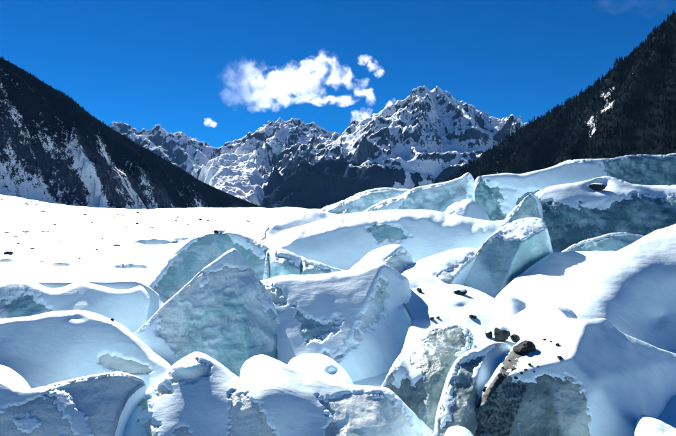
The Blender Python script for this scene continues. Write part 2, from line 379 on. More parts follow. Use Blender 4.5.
p, h = scatter(Lv, 8000, dL, 12); forest('conifer_forest', 'sparse dark conifers on the snow-streaked left valley side', p, h*.5)
# single trees that break the right-hand skyline
rp = ridge_pts(RR)
cv, ct = conifer(1, .16, 9, 5, 77)
def conifer_tall(seed):
    rg = np.random.default_rng(seed); V = []; T = []
    for k in range(6):
        z0 = .10+.15*k; rr = .19*(1-.15*k); base = len(V); V.append((0, 0, min(1, z0+.27))); n = 9
        for j in range(n):
            a = j*2*math.pi/n+k; q = rr*(.6+.7*rg.random()); V.append((q*math.cos(a), q*math.sin(a), z0-.04*rg.random()))
        for j in range(n): T.append((base, base+1+j, base+1+(j+1) % n))
    return np.array(V), np.array(T)
tree_src = []
for s in range(3):
    v, t = conifer_tall(90+s); root = empty('pine_tree')
    cr = mesh_np('crown', v, t, NEEDLE, root, smooth=False)
    a = np.arange(6)*math.pi/3; tv = np.concatenate([np.stack([.02*np.cos(a), .02*np.sin(a), -.15+0*a], -1), np.stack([.004*np.cos(a), .004*np.sin(a), .9+0*a], -1)])
    tt = np.array([(i, (i+1) % 6, 6+(i+1) % 6, 6+i) for i in range(6)])
    tr = mesh_np('trunk', tv, tt, BARK, root, smooth=False)
    tree_src.append((root, cr, tr))
seg = np.linalg.norm(np.diff(rp, axis=0), axis=1); cum = np.concatenate([[0], np.cumsum(seg)])
pos = np.sort(rng.uniform(cum[2], cum[-2]-60, 46))
for i, s in enumerate(pos):
    q = np.array([np.interp(s, cum, rp[:, k]) for k in range(3)])
    src = tree_src[i % 3]
    if i < 3: rt = src[0]
    else:
        rt = src[0].copy(); COL.objects.link(rt)
        for c in src[1:]:
            cc = c.copy(); COL.objects.link(cc); cc.parent = rt
    hgt = random.uniform(11, 20)
    rt.location = (q[0], q[1], q[2]-3); rt.scale = (hgt*random.uniform(.8, 1.3),)*2+(hgt,); rt.rotation_euler = (0, 0, random.uniform(0, 6))
    tag(rt, 'dark conifer standing up against the sky on the right ridge', 'tree', 'conifers along the right skyline')

# ------------------------------------------------------------------ ice blocks and snow banks
def crom(pts, step):
    pts = np.array(pts, float); n = len(pts); out = []
    for i in range(n):
        p0, p1, p2, p3 = pts[i-1], pts[i], pts[(i+1) % n], pts[(i+2) % n]
        m = max(1, int(round(np.linalg.norm(p2-p1)/step)))
        tn1 = .38*(p2-p0)*min(1, np.linalg.norm(p2-p1)/max(np.linalg.norm(p1-p0), 1e-6)); tn2 = .38*(p3-p1)*min(1, np.linalg.norm(p2-p1)/max(np.linalg.norm(p3-p2), 1e-6))
        for k in range(m):
            t = k/m; out.append((2*t**3-3*t**2+1)*p1+(t**3-2*t**2+t)*tn1+(-2*t**3+3*t**2)*p2+(t**3-t**2)*tn2)
    return np.array(out)
def inside(P, poly):
    x, y = P[:, 0], P[:, 1]; r = np.zeros(len(P), bool)
    for a, b in zip(poly, np.roll(poly, -1, 0)):
        c = (a[1] > y) != (b[1] > y)
        xi = (b[0]-a[0])*(y-a[1])/(b[1]-a[1]+1e-12)+a[0]; r ^= c & (x < xi)
    return r
def dist_poly(P, poly, closed=True):
    poly = np.asarray(poly, float); d = np.full(len(P), 1e9); segs = list(zip(poly, np.roll(poly, -1, 0)))
    if not closed: segs = segs[:-1]
    for a, b in segs:
        e = b-a; t = np.clip(((P-a)@e)/max(e@e, 1e-9), 0, 1); d = np.minimum(d, np.linalg.norm(P-a-t[:, None]*e, axis=1))
    return d
def sdist(P, poly):
    poly = np.asarray(poly, float); d = dist_poly(P, poly); return np.where(inside(P, poly), d, -d)
def tps(anchors, Q):
    a = np.array(anchors, float); X = a[:, :2]/100; y = 1/a[:, 2]; n = len(a)
    U = lambda r: np.where(r > 1e-9, r*r*np.log(np.maximum(r, 1e-9)), 0)
    K = U(np.linalg.norm(X[:, None]-X[None], axis=2)) + np.eye(n)*1e-4
    Pm = np.concatenate([np.ones((n, 1)), X], 1); M = np.block([[K, Pm], [Pm.T, np.zeros((3, 3))]])
    c = np.linalg.lstsq(M, np.concatenate([y, np.zeros(3)]), rcond=None)[0]
    q = Q/100; return U(np.linalg.norm(q[:, None]-X[None], axis=2))@c[:n] + np.concatenate([np.ones((len(q), 1)), q], 1)@c[n:]
def plane_inv(pl, Q):
    a = np.array(pl, float); c = np.linalg.solve(np.concatenate([a[:, :2], np.ones((3, 1))], 1), 1/a[:, 2])
    return Q[:, 0]*c[0]+Q[:, 1]*c[1]+c[2]

def block(name, label, cat, outline, anchors=None, planes=None, add=None, base='snow', patches=(), roll=(6, 1.6), rim=2.2, ice=None,
          pale=.5, dirt=0., dirts=(), pales=(), crunch=1.0, thick=1.0, step=1.35, seed=0, group=None, relax=4, wob=1.0, back=1.0, dents=(), steep=.6, upsnow=True):
    ice = ice or ICE
    top_d = max(q[2] for q in (anchors or [r for pl in planes for r in pl]))
    stp = lambda l: [(q[0], q[1], top_d+(q[2]-top_d)*steep) for q in l]
    if anchors: anchors = stp(anchors)
    else: planes = [stp(pl) for pl in planes]
    if base == 'ice': roll = (roll[0]*.65, roll[1]*.85)
    O = crom(outline, step); O = O + .45*np.stack([fbm(np.stack([O[:, 0]/7, O[:, 1]/7, 0*O[:, 0]+seed+k*9], -1), 3, 5) for k in (0, 1)], -1)
    lo, hi = O.min(0), O.max(0); gx, gy = np.meshgrid(np.arange(lo[0], hi[0], step), np.arange(lo[1], hi[1], step*.87))
    gx = gx + (np.arange(gx.shape[0]) % 2)[:, None]*step/2
    G = np.stack([gx.ravel(), gy.ravel()], -1); G = G + np.random.default_rng(seed).uniform(-.02, .02, G.shape)*step
    G = G[inside(G, O)]
    G = G[dist_poly(G, O[::1]) > step*.55]
    no = len(O); allp = np.concatenate([O, G])
    vs, es, fs, ov, _, _ = delaunay_2d_cdt([Vector(p) for p in allp], [], [list(range(no))], 1, 1e-4)
    Q = np.array([(v[0], v[1]) for v in vs]); T = np.array([f for f in fs if len(f) == 3])
    orig = np.array([o[0] if o else -1 for o in ov]); bidx = np.full(no, -1)
    for i, o in enumerate(orig):
        if 0 <= o < no: bidx[o] = i
    bidx = bidx[bidx >= 0]
    # distance (1/D is linear in the picture for a plane)
    inv = tps(anchors, Q) if anchors else np.min([plane_inv(p, Q) for p in planes], 0)
    if relax:
        Af = np.concatenate([Q/100, np.ones((len(Q), 1))], 1); fit = Af@np.linalg.lstsq(Af, inv, rcond=None)[0]; inv = inv-fit
        fixb = np.zeros(len(Q), bool); fixb[bidx] = True
        E = np.concatenate([T[:, [0, 1]], T[:, [1, 2]], T[:, [2, 0]]]); deg = np.zeros(len(Q)); np.add.at(deg, E[:, 0], 1); np.add.at(deg, E[:, 1], 1)
        for _ in range(relax*(3 if planes else 1)):
            s = np.zeros(len(Q)); np.add.at(s, E[:, 0], inv[E[:, 1]]); np.add.at(s, E[:, 1], inv[E[:, 0]]); inv = np.where(fixb, inv, .5*inv+.5*s/np.maximum(deg, 1))
        inv = inv+fit
    D = 1/np.maximum(inv, 1e-4)
    mD = float(np.median(D)); mpp = mD/F
    for (dx, dy, rx, ry, am) in dents:                        # real bowls and bosses, metres (positive = hollow)
        D = D + am*np.exp(-((Q[:, 0]-dx)/rx)**2-((Q[:, 1]-dy)/ry)**2)
    nrm2 = np.stack([np.roll(O, -1, 0)[:, 1]-np.roll(O, 1, 0)[:, 1], -(np.roll(O, -1, 0)[:, 0]-np.roll(O, 1, 0)[:, 0])], -1)
    area = np.sum(O[:, 0]*np.roll(O[:, 1], -1)-np.roll(O[:, 0], -1)*O[:, 1]); nrm2 = nrm2*np.sign(area)
    nrm2 /= np.maximum(np.linalg.norm(nrm2, axis=1, keepdims=True), 1e-9)
    top = O[nrm2[:, 1] < -.05]
    dt = np.full(len(Q), 1e9)
    for i in range(0, len(top), 64):
        dt = np.minimum(dt, np.linalg.norm(Q[:, None]-top[None, i:i+64], axis=2).min(1))
    wv = fbm(np.stack([Q[:, 0]/22, Q[:, 1]/22, 0*Q[:, 0]+seed], -1), 3, 21)
    rw = roll[0]*(1+.7*wv)
    D = D + roll[1]*rw*mpp*np.clip(1-dt/rw, 0, 1)**2
    V = unproj(Q[:, 0], Q[:, 1], D)
    fn = np.cross(V[T[:, 1]]-V[T[:, 0]], V[T[:, 2]]-V[T[:, 0]])
    if (fn*(V[T[:, 0]]-np.array([0, 0, CZ]))).sum() > 0: T = T[:, ::-1]
    # the far side: rings that run on behind the crest and sink into the glacier
    s = .055*mD*back; prev = bidx; nV = [V]; nT = [T]; cnt = len(V); rng_pts = V[bidx]
    los = (rng_pts-np.array([0, 0, CZ])); los = los/np.linalg.norm(los[:, :2], axis=1, keepdims=True)
    Bq = Q[bidx]
    for b, dr in ((.25, .03), (.7, .22), (1.3, .65), (2.1, 1.5), (3.0, 3.2)):
        jit = 1+.25*fbm(np.stack([Bq[:, 0]/15, Bq[:, 1]/15, 0*Bq[:, 0]+b], -1), 2, 4)
        Rg = rng_pts + los*(b*s*jit)[:, None]; Rg[:, 2] -= dr*s
        cur = np.arange(cnt, cnt+len(Rg)); cnt += len(Rg); nV.append(Rg)
        a, c = prev, np.roll(prev, -1); a2, c2 = cur, np.roll(cur, -1)
        t1 = np.stack([a, c, c2], -1); t2 = np.stack([a, c2, a2], -1); nT += [t1, t2]; prev = cur
    V = np.concatenate(nV)
    nfront = len(Q)
    # orientation of the rings follows the front
    e0 = set(map(tuple, np.concatenate([T[:, [0, 1]], T[:, [1, 2]], T[:, [2, 0]]]).tolist()))
    flip = (int(bidx[0]), int(bidx[1])) in e0
    rt = np.concatenate(nT[1:]); rt = rt[:, ::-1] if flip else rt
    TT = np.concatenate([T, rt])
    N = vnormals(V, TT)
    # snow mask
    Qf = np.concatenate([Q]+[Bq]*5); front = np.arange(len(V)) < nfront
    m = np.full(len(V), .95 if base == 'snow' else -.9)
    soft = 6.0; rim = rim*.6
    for typ, poly in patches:
        sdv = sdist(Qf, poly)/soft
        m = np.minimum(m, -sdv) if typ == 'ice' else np.maximum(m, sdv)
    dtf = np.concatenate([dt, np.zeros(5*len(Bq))])
    ridge_n = fbm(np.stack([Qf[:, 0]/9, Qf[:, 1]/9, 0*Qf[:, 0]+seed+3], -1), 3, 55)
    m = np.maximum(m, (rim*(1+.8*ridge_n)-dtf)/2.0)
    if base != 'snow' and upsnow: m = np.maximum(m, np.where(dtf < 40, (N[:, 2]-.90)*6, -1))
    nz = fbm(V/(mpp*8), 4, 31+seed, .7)
    m = np.clip(m, -1.2, 1.2) + nz*np.where(np.abs(m) < .88, 1.25, .3); m[~front] = 1.0
    att = {'dirt': np.full(len(V), float(dirt)), 'pale': np.full(len(V), float(pale))}
    att['frost'] = np.clip(.42+.5*m, -.25, 1)-.04
    for poly, val in dirts: att['dirt'] = np.maximum(att['dirt'], val*sstep(-3, 3, sdist(Qf, poly)))
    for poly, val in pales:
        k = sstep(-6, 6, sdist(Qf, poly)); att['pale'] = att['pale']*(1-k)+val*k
    th = mpp*1.25*thick
    lowf = fbm(V/(mpp*50), 2, 71+seed, .4)*mpp*3.0*wob
    cr = (fbm(V/(mpp*16), 5, 81+seed, .55, True)*2.2 + fbm(V/(mpp*40), 3, 91+seed, .5)*4.0)*mpp*crunch
    edge = np.clip(dtf/5, .25, 1)
    wgt = sstep(0, .5, m); cri = cr*(1-wgt) + np.minimum(cr-.5*mpp, -.3*mpp)*wgt      # ice stays under its snow
    Vi = V + N*((lowf + cri - .4*th)*edge)[:, None]
    fine = (fbm(V/(mpp*26), 3, 61+seed, .5)*.6 + .35*np.maximum(fbm(V/(mpp*11), 2, 63+seed, .5)-.25, 0)*np.clip(crunch, .3, 1) + fbm(V/(mpp*40), 2, 91+seed, .5)*.8*crunch)*mpp
    Vs = V + N*((lowf + fine)*edge + th*np.clip(m*2.2, -1.5, 1))[:, None]
    root = empty(name, tuple(V[:nfront].mean(0)*[1, 1, 0]+[0, 0, V[:nfront, 2].min()])); loc = np.array(root.location)
    mesh_np('ice_body', Vi-loc, TT, ice, root, att)
    ks = (m[TT] > -.55).any(1)
    if ks.sum() > 30:
        us = np.unique(TT[ks]); rm = np.full(len(V), -1); rm[us] = np.arange(len(us))
        mesh_np('snow_cover', Vs[us]-loc, rm[TT[ks]], SNOW, root)
    tag(root, label, cat, group)
    SURF.append((O, Q, D)); return root
SURF = []

block('ice_wall', 'long snow-topped ice wall below the dark forested slope', 'ice wall',
      [(474, 186), (478, 178), (492, 175), (508, 174), (520, 175), (540, 171), (555, 167), (566, 161.5), (590, 160), (612, 159), (625, 156.5), (640, 155), (655, 156), (700, 156), (730, 240), (465, 240), (472, 215), (471, 197)],
      anchors=[(478, 178, 60), (560, 166, 66), (640, 156, 70), (720, 156, 72), (480, 235, 56), (560, 240, 58), (720, 240, 60), (600, 182, 63), (530, 190, 61)],
      base='ice', ice=ICE_D, patches=[('snow', [(484, 170), (500, 188), (540, 192), (585, 188), (612, 176), (600, 160), (560, 160)]), ('snow', [(500, 185), (510, 215), (520, 190)])],
      pale=.45, seed=1, roll=(6, 1.5), step=1.5)
block('ice_fin', 'low ice fin with snowy crest at the foot of the dark foothill', 'ice block',
      [(320, 212), (332, 205), (345, 201), (357, 195), (370, 190.5), (386, 189), (400, 190), (412, 191), (424, 200), (405, 228), (320, 226)],
      anchors=[(322, 212, 60), (386, 189, 60), (415, 192, 61), (330, 226, 57), (405, 226, 57)],
      base='ice', patches=[('snow', [(380, 186), (420, 186), (420, 200), (395, 197)])], pale=.5, seed=2, roll=(5, 2), rim=3)
block('ice_fin', 'tall teal ice fin ending in a sharp upright edge', 'ice block',
      [(360, 216), (368, 210), (376, 205.5), (386, 201), (401, 197), (409, 192), (417, 188), (434, 185), (449, 182), (460, 178), (468.5, 173), (473.5, 180), (472.5, 195), (471, 230), (362, 228)],
      planes=[[(363, 214, 50), (468, 174, 47), (440, 225, 44)], [(469, 173, 47), (469, 220, 45), (474, 180, 50)]],
      base='ice', pale=.55, seed=3, roll=(4, 1.6), rim=2.6, relax=1, patches=[('snow', [(468.6, 170), (478, 176), (476, 210), (470, 205)]), ('snow', [(390, 200), (405, 198), (402, 214), (380, 214)])])
block('snow_mound', 'smooth snow dome at the edge of the open snowfield', 'snow mound',
      [(254, 241), (258, 233), (263, 226), (270, 221.5), (280, 219), (295, 214), (308, 211.5), (320, 212), (335, 215), (352, 217), (355, 232), (300, 244), (256, 246)],
      anchors=[(258, 234, 43), (268, 222, 45), (308, 212, 48), (345, 216, 48), (262, 242, 41), (340, 235, 43)],
      patches=[('ice', [(255, 243), (258, 232), (264, 225), (273, 221), (266, 230), (262, 240)])], seed=4, roll=(8, 2), pale=.3)
block('ice_slab', 'pointed ice slab leaning on the long hollowed ice block', 'ice block',
      [(503, 226), (507, 218), (515, 209), (522, 201), (527, 196.5), (531, 194), (535, 196), (541, 206), (540, 228), (520, 236)],
      anchors=[(507, 219, 42), (531, 194, 43), (540, 208, 44), (520, 232, 40), (525, 210, 41)], base='ice', ice=ICE_G, seed=5, rim=3, roll=(4, 1.5), pale=.35)
block('ice_block', 'long dark teal ice block with a snowy shoulder and a rock-filled hollow', 'ice block',
      [(526, 212), (532, 199), (541, 191), (549, 188), (560, 186), (575, 184), (590, 181), (597, 179), (605, 177.5), (613, 178.5), (621, 181), (632, 185), (650, 186.5), (705, 189), (730, 270), (545, 268), (535, 245)],
      anchors=[(541, 192, 47), (600, 179, 49), (650, 187, 49), (720, 190, 50), (545, 255, 38), (620, 262, 38), (720, 265, 38), (560, 205, 43.5), (600, 200, 44), (640, 200, 43.5), (705, 205, 43.5), (620, 230, 41)],
      base='ice', ice=ICE_D, patches=[('snow', [(532, 202), (545, 184), (600, 174), (640, 180), (710, 186), (705, 198), (660, 197), (635, 196), (612, 202), (598, 207), (580, 205), (572, 214), (562, 207), (545, 203)])],
      pale=.35, upsnow=False, seed=6, roll=(5, 1.8), dents=[(599, 186, 10, 6, 1.8)], crunch=1.2)
block('snow_mound', 'small rounded snow lump in front of the tall ice fin', 'snow mound',
      [(441, 220), (445, 212), (451, 206), (458, 203), (470, 200), (478, 205), (484, 212), (489, 221), (488, 228), (442, 228)],
      planes=[[(445, 214, 38), (470, 201, 39), (462, 224, 35.5)], [(470, 201, 39), (462, 224, 35.5), (488, 220, 37.5)]], seed=7, roll=(5, 1.5), patches=[('ice', [(446, 214), (452, 206), (460, 206), (452, 216)])], relax=1)
block('snow_hump', 'long whale-backed snow hump with bright crest and blue shaded flank', 'snow mound',
      [(258, 246), (270, 237.5), (285, 231), (310, 224), (335, 217.5), (350, 215), (370, 212.5), (390, 211), (410, 210.5), (430, 211.5), (445, 214), (460, 217), (475, 220), (490, 222), (508, 222), (508, 240), (488, 262), (470, 280), (420, 295), (340, 295), (280, 280), (256, 262)],
      anchors=[(262, 244, 31), (310, 226, 33), (390, 213, 34), (450, 216, 33.5), (505, 223, 31), (270, 275, 28), (340, 290, 28), (420, 290, 28), (480, 275, 27), (390, 245, 30.3), (310, 250, 29.8), (460, 240, 30.3)],
      patches=[('ice', [(368, 228), (385, 224), (400, 228), (408, 236), (395, 243), (378, 240)])], steep=.45, seed=8, roll=(13, 2.4), crunch=.5, pale=.35)
block('ice_block', 'squared blue ice block with one smooth tilted face and a rough left corner', 'ice block',
      [(460, 277), (468, 264), (477, 252), (487, 240), (497, 231), (508, 224.5), (520, 220), (531, 218.3), (539, 218.5), (544.5, 223), (548, 235), (551, 249), (553, 258), (535, 274), (516, 292), (502, 306), (488, 306), (472, 292)],
      planes=[[(479, 256, 24.6), (512, 228, 25.6), (498, 297, 22.6)], [(532, 236, 25.9), (551, 252, 29.0), (499, 297, 22.6)], [(479, 256, 24.6), (462, 277, 24.4), (498, 297, 22.6)], [(493, 236, 25.2), (530, 236, 26.0), (525, 220, 29.5)]],
      base='ice', pale=.3, patches=[('snow', [(485, 243), (497, 230), (512, 222), (522, 219), (528, 224), (512, 227), (497, 236)])],
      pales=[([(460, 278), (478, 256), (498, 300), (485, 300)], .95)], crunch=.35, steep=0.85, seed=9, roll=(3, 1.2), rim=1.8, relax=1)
block('ice_arch', 'thin curved ice slab with a white rim in the sunlit hollow', 'ice block',
      [(558, 258), (564, 251.5), (575, 245.5), (586, 241), (600, 237.5), (612, 234), (625, 233.5), (640, 236), (650, 241), (645, 266), (600, 272), (560, 266)],
      anchors=[(564, 252, 31), (620, 234, 32.5), (648, 241, 33), (570, 266, 29.5), (640, 266, 30)], base='ice', ice=ICE_D, pale=.8, seed=10, rim=2.4, roll=(3, 1.5))
block('snow_slope', 'sunlit snow slope lying in the shadow edge of the squared ice block', 'snow slope',
      [(488, 310), (498, 296), (510, 284), (524, 273), (540, 262), (552, 254.5), (566, 253), (590, 252.5), (616, 253), (626, 262), (605, 280), (585, 297), (560, 316), (530, 322), (498, 318)],
      anchors=[(566, 253, 28.6), (616, 253, 29), (552, 256, 27.5), (525, 274, 24.4), (500, 300, 21.5), (560, 312, 19.2), (600, 276, 23.5), (530, 318, 19)], steep=1, seed=11, roll=(3, .5), crunch=.4)
block('snow_bank', 'snow bank with a crumbled icy edge beside the squared ice block', 'snow bank',
      [(398, 282), (404, 273), (412, 265.5), (424, 259.5), (437, 255), (452, 250), (466, 248.5), (478, 250.5), (474, 258), (466, 266), (456, 276), (449, 286), (438, 288), (420, 292), (400, 296)],
      anchors=[(404, 272, 23.6), (437, 255, 25.2), (470, 249, 26), (477, 255, 25.2), (450, 284, 22), (405, 292, 20.8), (425, 288, 21.2), (445, 266, 23.6)],
      patches=[('ice', [(437, 277), (450, 270), (462, 266), (474, 252), (480, 254), (462, 272), (450, 286), (440, 284)])], steep=0.95, seed=12, roll=(8, 1.6), pale=.7, ice=ICE_G)
block('ice_block', 'small snow-capped ice peak just behind the tall two-sided block', 'ice block',
      [(350, 272), (361, 262), (370, 254), (380, 249), (391, 246), (400, 246), (406, 251), (414, 262), (412, 276), (395, 284), (355, 284)],
      planes=[[(361, 262, 24.6), (396, 246, 25.6), (378, 280, 21.5)], [(400, 247, 25.4), (392, 256, 24.2), (400, 276, 23.2)], [(400, 247, 25.4), (414, 262, 26), (402, 276, 23.2)]],
      patches=[('ice', [(389, 262), (394, 256), (401, 254), (408, 263), (402, 273), (394, 268)])], seed=13, roll=(6, 1.6), relax=1, pale=.6)
block('ice_arch', 'arched blue ice ridge sweeping down behind the pointed ice pyramid', 'ice block',
      [(104, 344), (116, 324), (126, 310), (138, 296), (148, 282), (157, 270.5), (168, 259), (180, 247), (192, 238), (205, 232), (218, 229.5), (228, 230), (240, 234), (255, 240.5), (268, 248.5), (275, 262), (272, 300), (240, 330), (180, 345), (130, 352)],
      anchors=[(116, 328, 22), (138, 298, 23.6), (168, 260, 25.8), (218, 230, 27), (268, 249, 25.8), (165, 300, 24.3), (200, 275, 25.5), (235, 270, 25.9), (270, 290, 24.6), (190, 340, 23.6), (240, 325, 24.2), (130, 350, 21.6)],
      base='ice', pale=.42, patches=[('snow', [(100, 350), (128, 306), (158, 268), (190, 238), (200, 236), (172, 262), (150, 296), (132, 330), (122, 345)]), ('snow', [(222, 228), (240, 233), (268, 247), (262, 256), (250, 250), (232, 240)])],
      steep=1, upsnow=False, crunch=.6, seed=14, roll=(8, 1.7), rim=3)
block('ice_block', 'cracked teal ice ledge with crusty snow top beside the pyramid', 'ice block',
      [(268, 252), (275, 249.5), (285, 250.5), (297, 256), (308, 260), (318, 263), (332, 268), (346, 272), (356, 276), (345, 300), (280, 306), (264, 296), (266, 268)],
      anchors=[(270, 252, 22.6), (300, 258, 22.6), (345, 273, 22.4), (268, 296, 20.6), (300, 300, 20.6), (345, 296, 20.6), (285, 264, 21.3), (320, 274, 21.3)],
      base='ice', pale=.4, patches=[('snow', [(270, 254), (276, 247), (300, 254), (320, 260), (350, 268), (356, 276), (335, 273), (318, 268), (306, 266), (295, 264), (282, 258)])],
      seed=15, roll=(4, 1.5), dents=[(270, 275, 2.2, 40, .5), (301, 270, 1.6, 30, .35)], rim=3)
block('snow_bank', 'blue shaded snow scarp where the open snowfield breaks off', 'snow bank',
      [(-40, 292), (-20, 287), (0, 283), (8, 280), (20, 277.5), (30, 280), (42, 286.5), (52, 289.5), (65, 287.5), (80, 282), (90, 284), (105, 288.5), (118, 291), (130, 290), (141, 287), (148, 296), (144, 320), (132, 352), (60, 350), (-40, 352)],
      steep=1, anchors=[(-30, 290, 22.6), (20, 279, 23.2), (52, 290, 22.4), (80, 283, 23), (118, 291, 22.6), (143, 287, 23.4), (-30, 345, 20.6), (50, 340, 20.6), (120, 345, 20.8), (20, 305, 21.7), (90, 310, 21.7), (144, 330, 22)],
      patches=[('ice', [(0, 300), (20, 290), (40, 297), (52, 312), (30, 322), (0, 322)])], seed=16, roll=(5, 1.8), pale=.3)
block('ice_pyramid', 'pointed blue ice pyramid with a snow-dusted tip and clean right edge', 'ice block',
      [(126, 342), (138, 331), (150, 320), (165, 305), (180, 291), (192, 280), (205, 268), (218, 259), (228, 252), (234, 249.5), (240, 256.5), (252, 271), (264, 288), (274, 307), (282, 326), (290, 348), (296, 370), (270, 395), (180, 400), (148, 375)],
      planes=[[(135, 333, 15.6), (234, 250, 17.6), (215, 370, 13.6)], [(234, 250, 17.6), (250, 320, 15.2), (290, 345, 16.0)]],
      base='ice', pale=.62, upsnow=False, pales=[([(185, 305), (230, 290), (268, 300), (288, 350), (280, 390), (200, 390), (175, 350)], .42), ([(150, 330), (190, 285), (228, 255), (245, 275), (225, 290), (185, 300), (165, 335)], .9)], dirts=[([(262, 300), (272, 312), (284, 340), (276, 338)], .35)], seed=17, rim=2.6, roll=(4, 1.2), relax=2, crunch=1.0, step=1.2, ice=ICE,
      patches=[('snow', [(126, 345), (140, 330), (160, 315), (158, 330), (170, 345), (178, 362), (176, 374), (150, 372)]), ('snow', [(205, 268), (222, 255), (236, 247), (250, 268), (244, 272), (228, 266), (214, 272), (198, 286)]),
               ('snow', [(252, 275), (262, 288), (272, 306), (266, 312), (258, 300)])])
block('ice_block', 'broad two-sided ice block with ragged ice windows and a blue shaded flank', 'ice block',
      [(256, 284), (268, 280.5), (280, 277), (292, 275.5), (306, 276), (320, 275), (335, 273), (350, 271), (365, 268), (378, 264.5), (385, 265), (392, 269), (400, 274), (407, 279), (410, 292), (412, 310), (412, 330), (408, 347), (401, 362), (394, 380), (386, 402), (330, 402), (286, 392), (280, 350), (270, 318), (260, 300)],
      planes=[[(268, 281, 18.6), (382, 266, 18.6), (318, 365, 14.6)], [(382, 266, 18.6), (345, 355, 14.9), (411, 320, 18.2)]],
      patches=[('ice', [(293, 304), (302, 312), (312, 320), (324, 322), (333, 317), (342, 321), (332, 334), (318, 341), (308, 342), (300, 326)]),
               ('ice', [(379, 280), (386, 282), (385, 298), (380, 315), (370, 327), (358, 331), (361, 319), (371, 306), (375, 291)]),
               ('ice', [(360, 326), (352, 338), (342, 349), (332, 357), (324, 352), (318, 362), (330, 368), (346, 356), (356, 340)]),
               ('ice', [(262, 286), (272, 282), (281, 290), (284, 302), (276, 304), (268, 294)])],
      dirts=[([(378, 278), (386, 280), (382, 296), (374, 304)], .55), ([(360, 328), (350, 342), (336, 354), (340, 358), (356, 342)], .6)],
      steep=0.75, seed=18, roll=(5, 1.4), relax=2, pale=.45, crunch=.75, step=1.2)
block('snow_apron', 'sunlit snow apron scattered with small dark stones', 'snow slope',
      [(396, 292), (405, 280), (415, 277), (436, 278), (447, 284), (460, 285), (478, 291), (497, 300), (515, 303), (540, 303), (560, 312), (570, 325), (545, 356), (515, 358), (490, 352), (465, 350), (440, 352), (420, 360), (392, 380), (405, 345), (411, 320)],
      anchors=[(405, 281, 20.8), (436, 279, 21.4), (478, 292, 20.4), (540, 304, 18.6), (568, 322, 16.2), (412, 330, 16.2), (400, 370, 13.8), (450, 340, 15.9), (500, 345, 15.4), (460, 310, 17.9), (540, 350, 14.9)],
      steep=1, seed=19, roll=(3, .6), crunch=.6, wob=1.6, dents=[(418, 290, 9, 5, .35), (462, 309, 10, 5, .4)])
block('snow_mound', 'small blue-shaded snow slab lying among the dark boulders', 'snow mound',
      [(496, 308), (500, 301), (507, 297), (515, 298), (522, 302), (530, 308), (539, 318), (537, 327), (524, 326), (508, 320), (498, 316)],
      anchors=[(498, 309, 18.4), (510, 298, 18.8), (538, 319, 18.2), (535, 326, 16.6), (505, 318, 16.9)], seed=20, roll=(2.5, 1.4), crunch=.4)
block('snow_mound', 'low snow mound above the dirty ice cliff', 'snow mound',
      [(532, 326), (536, 316), (545, 309), (556, 306), (568, 309), (578, 316), (584, 326), (575, 336), (545, 338)],
      anchors=[(534, 322, 17), (555, 307, 18), (582, 322, 17.4), (545, 336, 15.6), (572, 336, 15.8)], seed=21, roll=(5, 1.5), crunch=.4)
block('snow_hump', 'large smooth sunlit snow hump rising toward the right edge', 'snow mound',
      [(540, 318), (546, 306), (554, 296), (562, 286.5), (572, 277.5), (585, 268.5), (600, 260.5), (615, 253), (630, 246), (643, 238.5), (655, 232), (668, 228), (700, 219), (740, 300), (730, 380), (690, 376), (650, 362), (610, 345), (570, 340)],
      anchors=[(554, 296, 19.4), (600, 261, 21.6), (655, 233, 23.5), (700, 221, 24.2), (560, 325, 16.6), (610, 330, 16.8), (660, 352, 17.2), (720, 372, 17.0), (640, 278, 20.0), (600, 295, 18.8), (690, 270, 20.6), (690, 310, 19.9), (640, 312, 18.7), (660, 320, 19.1)],
      patches=[], steep=0.9, seed=22, roll=(9, 1.5), crunch=.25, wob=.8, dents=[(656, 319, 9, 8, .4)])
block('snow_ridge', 'smooth snow ridge with a long blue flank and a grey ice scar', 'snow bank',
      [(-40, 327), (-20, 322.5), (0, 320), (30, 317), (50, 313), (70, 311.5), (86, 312), (97, 315), (112, 321), (125, 328), (140, 341), (155, 354), (168, 364.5), (176, 374), (165, 400), (100, 412), (40, 412), (-40, 408)],
      steep=1, anchors=[(-30, 325, 15.2), (0, 321, 15.4), (70, 312, 15.8), (112, 321, 15.5), (145, 346, 15.0), (172, 370, 14.6), (30, 345, 15.0), (80, 350, 14.9), (130, 368, 14.4), (48, 374, 14.4), (90, 402, 13.9), (160, 398, 13.6), (48, 398, 13.7), (20, 378, 13.9), (0, 362, 14.3), (0, 392, 12.7), (-30, 355, 14.3), (-30, 396, 12.1)],
      patches=[('ice', [(98, 358), (108, 354), (122, 358), (138, 362), (150, 370), (140, 374), (120, 370), (106, 366)])], seed=23, roll=(6, 1.7), crunch=.3, wob=.6, pale=.5, ice=ICE_G, dents=[(78, 318, 9, 4, .12)])
block('snow_mound', 'rounded snow hummock with a small blue hollow on the front ridge', 'snow mound',
      [(282, 376), (287, 367), (292, 360), (299, 356.5), (310, 354.5), (322, 355.5), (333, 361), (342, 369), (350, 379), (356, 396), (320, 405), (288, 398)],
      anchors=[(286, 370, 13.8), (312, 355, 15.0), (340, 367, 14.4), (355, 390, 13.4), (290, 398, 12.9), (330, 398, 12.8), (310, 375, 13.7)], steep=1, seed=24, roll=(7, 1.8), crunch=.4, dents=[(333, 373, 7, 4, .3)])
